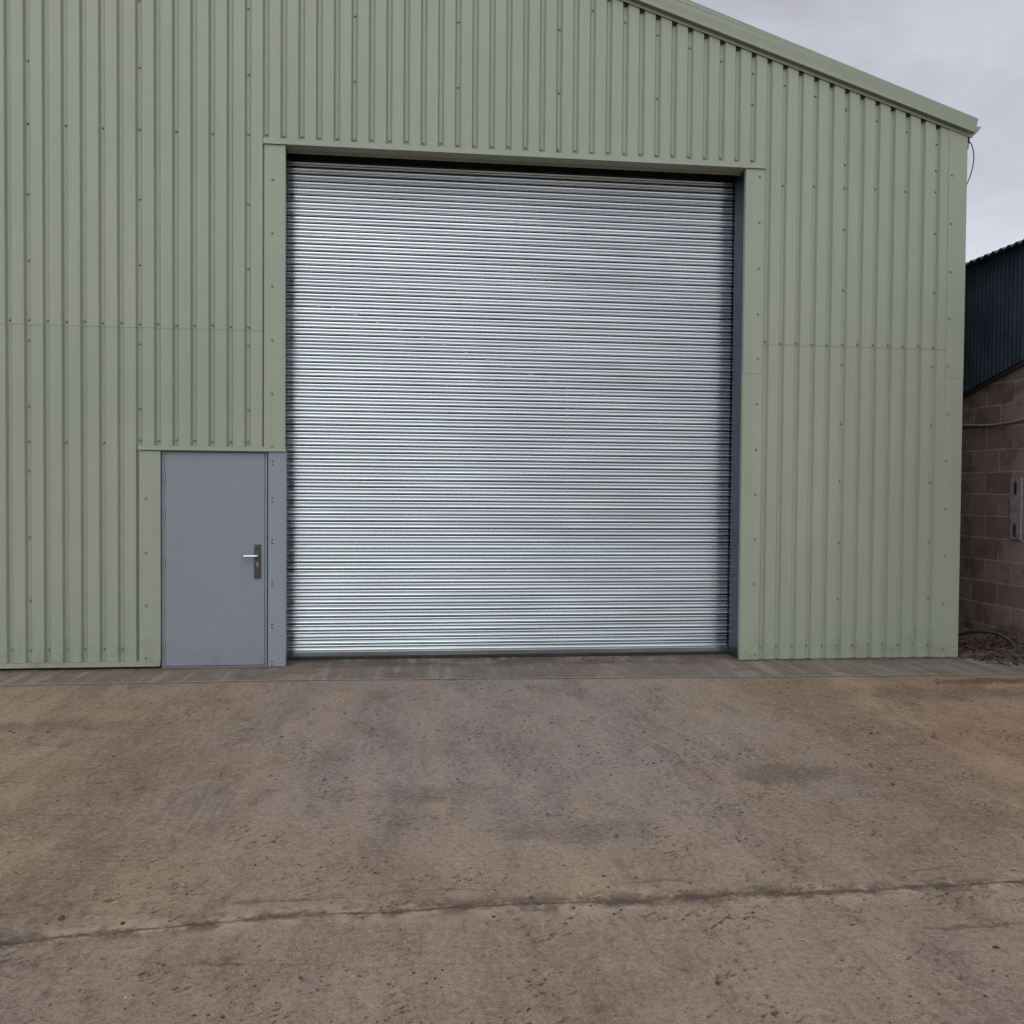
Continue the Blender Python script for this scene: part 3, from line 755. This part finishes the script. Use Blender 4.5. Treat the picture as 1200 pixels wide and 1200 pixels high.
# soil bank, litter and hose in the gap between the two buildings
random.seed(3)
m = MB()
gx = [10.44 + i * .05 for i in range(22)]; gy = [-.95 + j * .05 for j in range(110)]
def bank(x, y):
    front = min(1, max(0, (y + .62 - .35 * (11.4 - x)) / .35)); k = min(1, max(0, (x - 10.44) / .75))
    h = -.03 + front * (.05 + .10 * k) + .035 * front * noise.noise(Vector((x * 5, y * 5, 0))) + .02 * front * noise.noise(Vector((x * 17, y * 17, 2)))
    return h
m.strip([[(x, y, bank(x, y)) for x in gx] for y in gy])
tag(m.build('soil_bank', 'soil', smooth=False), 'low bank of brown soil in the gap between shed and barn', 'soil', kind='structure')
m = MB()
for i in range(420):
    x = random.uniform(10.5, 11.43); y = random.uniform(-.62, .9) * random.uniform(.5, 1)
    z = max(bank(x, y), -.004) + .008
    a = random.uniform(0, 6.28); l = random.uniform(.015, .045); w = l * random.uniform(.3, .6); tl = random.uniform(-.5, .8)
    d = Vector((math.cos(a), math.sin(a), tl * .6)) * l; e_ = Vector((-math.sin(a), math.cos(a), random.uniform(-.4, .4))) * w
    q = Vector((x, y, z))
    m.add([q - d, q - e_, q + d + Vector((0, 0, .008)), q + e_], [(0, 1, 2), (0, 2, 3)])
tag(m.build('leaf_litter', 'leaf'), 'dark dead leaves and litter scattered over the soil bank', 'leaf litter', kind='stuff')
m = MB()
m.tube(smooth_curve([(10.62, .75, .06), (10.72, .50, .17), (10.86, .30, .25), (11.0, .12, .25), (11.08, -.02, .17), (11.10, -.10, .05), (11.10, -.12, -.02)], 6), .022, 10)
tag(m.build('hose', 'black_plastic', at=(10.9, .2, .03)), 'black hose arching out of the soil beside the shed corner', 'hose')

# ------------------------------------------------------------------ loose bits on the yard
def lump(mb, p, r, rnd, flat=.55):
    bm = bmesh.new(); bmesh.ops.create_icosphere(bm, subdivisions=2 if r > .012 else 1, radius=1)
    a = rnd.uniform(0, 6.28); sx = rnd.uniform(.75, 1.5); sy = rnd.uniform(.6, 1.0); seed = rnd.uniform(0, 99)
    vs = []
    for v in bm.verts:
        q = v.co * (1 + .7 * noise.noise(v.co * 1.5 + Vector((seed, 0, 0))) + .35 * noise.noise(v.co * 4.1 + Vector((seed, 5, 0))))
        x, y, z = q.x * sx * r, q.y * sy * r, max(-.35, q.z) * flat * r
        vs.append((p[0] + x * math.cos(a) - y * math.sin(a), p[1] + x * math.sin(a) + y * math.cos(a), p[2] + z + r * flat * .25))
    bm.verts.index_update()
    mb.add(vs, [tuple(v.index for v in f.verts) for f in bm.faces]); bm.free()
rnd = random.Random(21)
clods = [(2.55, -5.70, .020), (2.83, -5.77, .016), (3.9, -5.35, .012), (4.63, -5.70, .017), (4.44, -5.87, .013), (3.3, -5.2, .012), (3.35, -4.9, .013), (4.98, -5.9, .012), (5.02, -5.5, .013),
         (5.2, -5.0, .015), (5.55, -6.0, .013), (5.42, -5.62, .011), (6.6, -5.85, .014), (6.5, -6.35, .016), (5.9, -5.1, .013), (6.3, -4.1, .013), (7.7, -3.1, .022), (5.25, -6.5, .016), (4.5, -6.6, .013), (3.65, -6.3, .013),
         (3.1, -6.15, .012), (7.2, -4.3, .018), (3.55, -4.1, .014), (4.35, -3.3, .015), (5.6, -2.4, .017), (6.2, -2.2, .015), (2.0, -3.2, .016), (1.3, -2.5, .018), (2.4, -1.5, .015), (6.0, -6.1, .012)]
for i, (x, y, r) in enumerate(clods):
    m = MB(); lump(m, (x, y, -.006), r * .68, rnd, .7)
    tag(m.build('mud_clod', 'clod', at=(x, y, -.006)), 'small dark clod of dried mud lying loose on the concrete yard', 'mud clod', 'dark mud clods lying on the yard')
m = MB()
n = 0
while n < 3600:
    x = rnd.uniform(-1.5, 11.5); y = -1.1 - rnd.random() ** .8 * 6.0
    dens = noise.noise(Vector((x * .9, y * 1.3, 4))) + (.5 if abs(y + 5.77) < .12 else 0) + (.12 if y < -3.4 else -.05)
    if dens < rnd.uniform(-.25, .6): continue
    lump(m, (x, y, -.006), rnd.choice((.002, .0025, .003, .0035, .004, .005, .006, .008)) * (1 if y < -4 else 1.5), rnd, .5); n += 1
for i in range(420):
    x = rnd.choice((rnd.uniform(-1, 1.45), rnd.uniform(7.9, 10.5), rnd.uniform(2.8, 7.7)))
    y = -.012 - abs(rnd.gauss(0, .05)) + (.30 if 2.77 < x < 7.78 else 0)
    lump(m, (x, y, 0), rnd.choice((.004, .006, .008, .011, .014)), rnd, .45)
tag(m.build('mud_crumbs', 'crumb'), 'crumbs of dried mud scattered over the concrete yard', 'mud crumbs', kind='stuff')
straws = [((6.55, -5.10), .10, .5), ((5.72, -6.22), .05, 2.4), ((6.95, -5.98), .09, .7), ((4.95, -5.72), .05, .1), ((7.3, -4.0), .07, 1.2)]
for (x, y), l, a in straws:
    m = MB(); dx, dy = math.cos(a) * l / 2, math.sin(a) * l / 2
    m.tube(smooth_curve([(x - dx, y - dy, -.002), (x + .006, y + .004, .001), (x + dx, y + dy, -.002)], 4), .002, 5)
    tag(m.build('straw', 'straw', at=(x, y, -.006)), 'thin pale piece of straw lying on the concrete yard', 'straw', 'pieces of straw lying on the yard')
for x, y, r in ((4.05, -6.05, .006), (3.02, -6.37, .006), (4.87, -5.68, .009), (5.0, -2.9, .008), (6.2, -3.7, .009)):
    m = MB(); lump(m, (x, y, -.006), r, rnd)
    tag(m.build('pebble', 'pebble', at=(x, y, -.006)), 'tiny pale pebble lying on the concrete yard', 'pebble', 'pale pebbles lying on the yard')
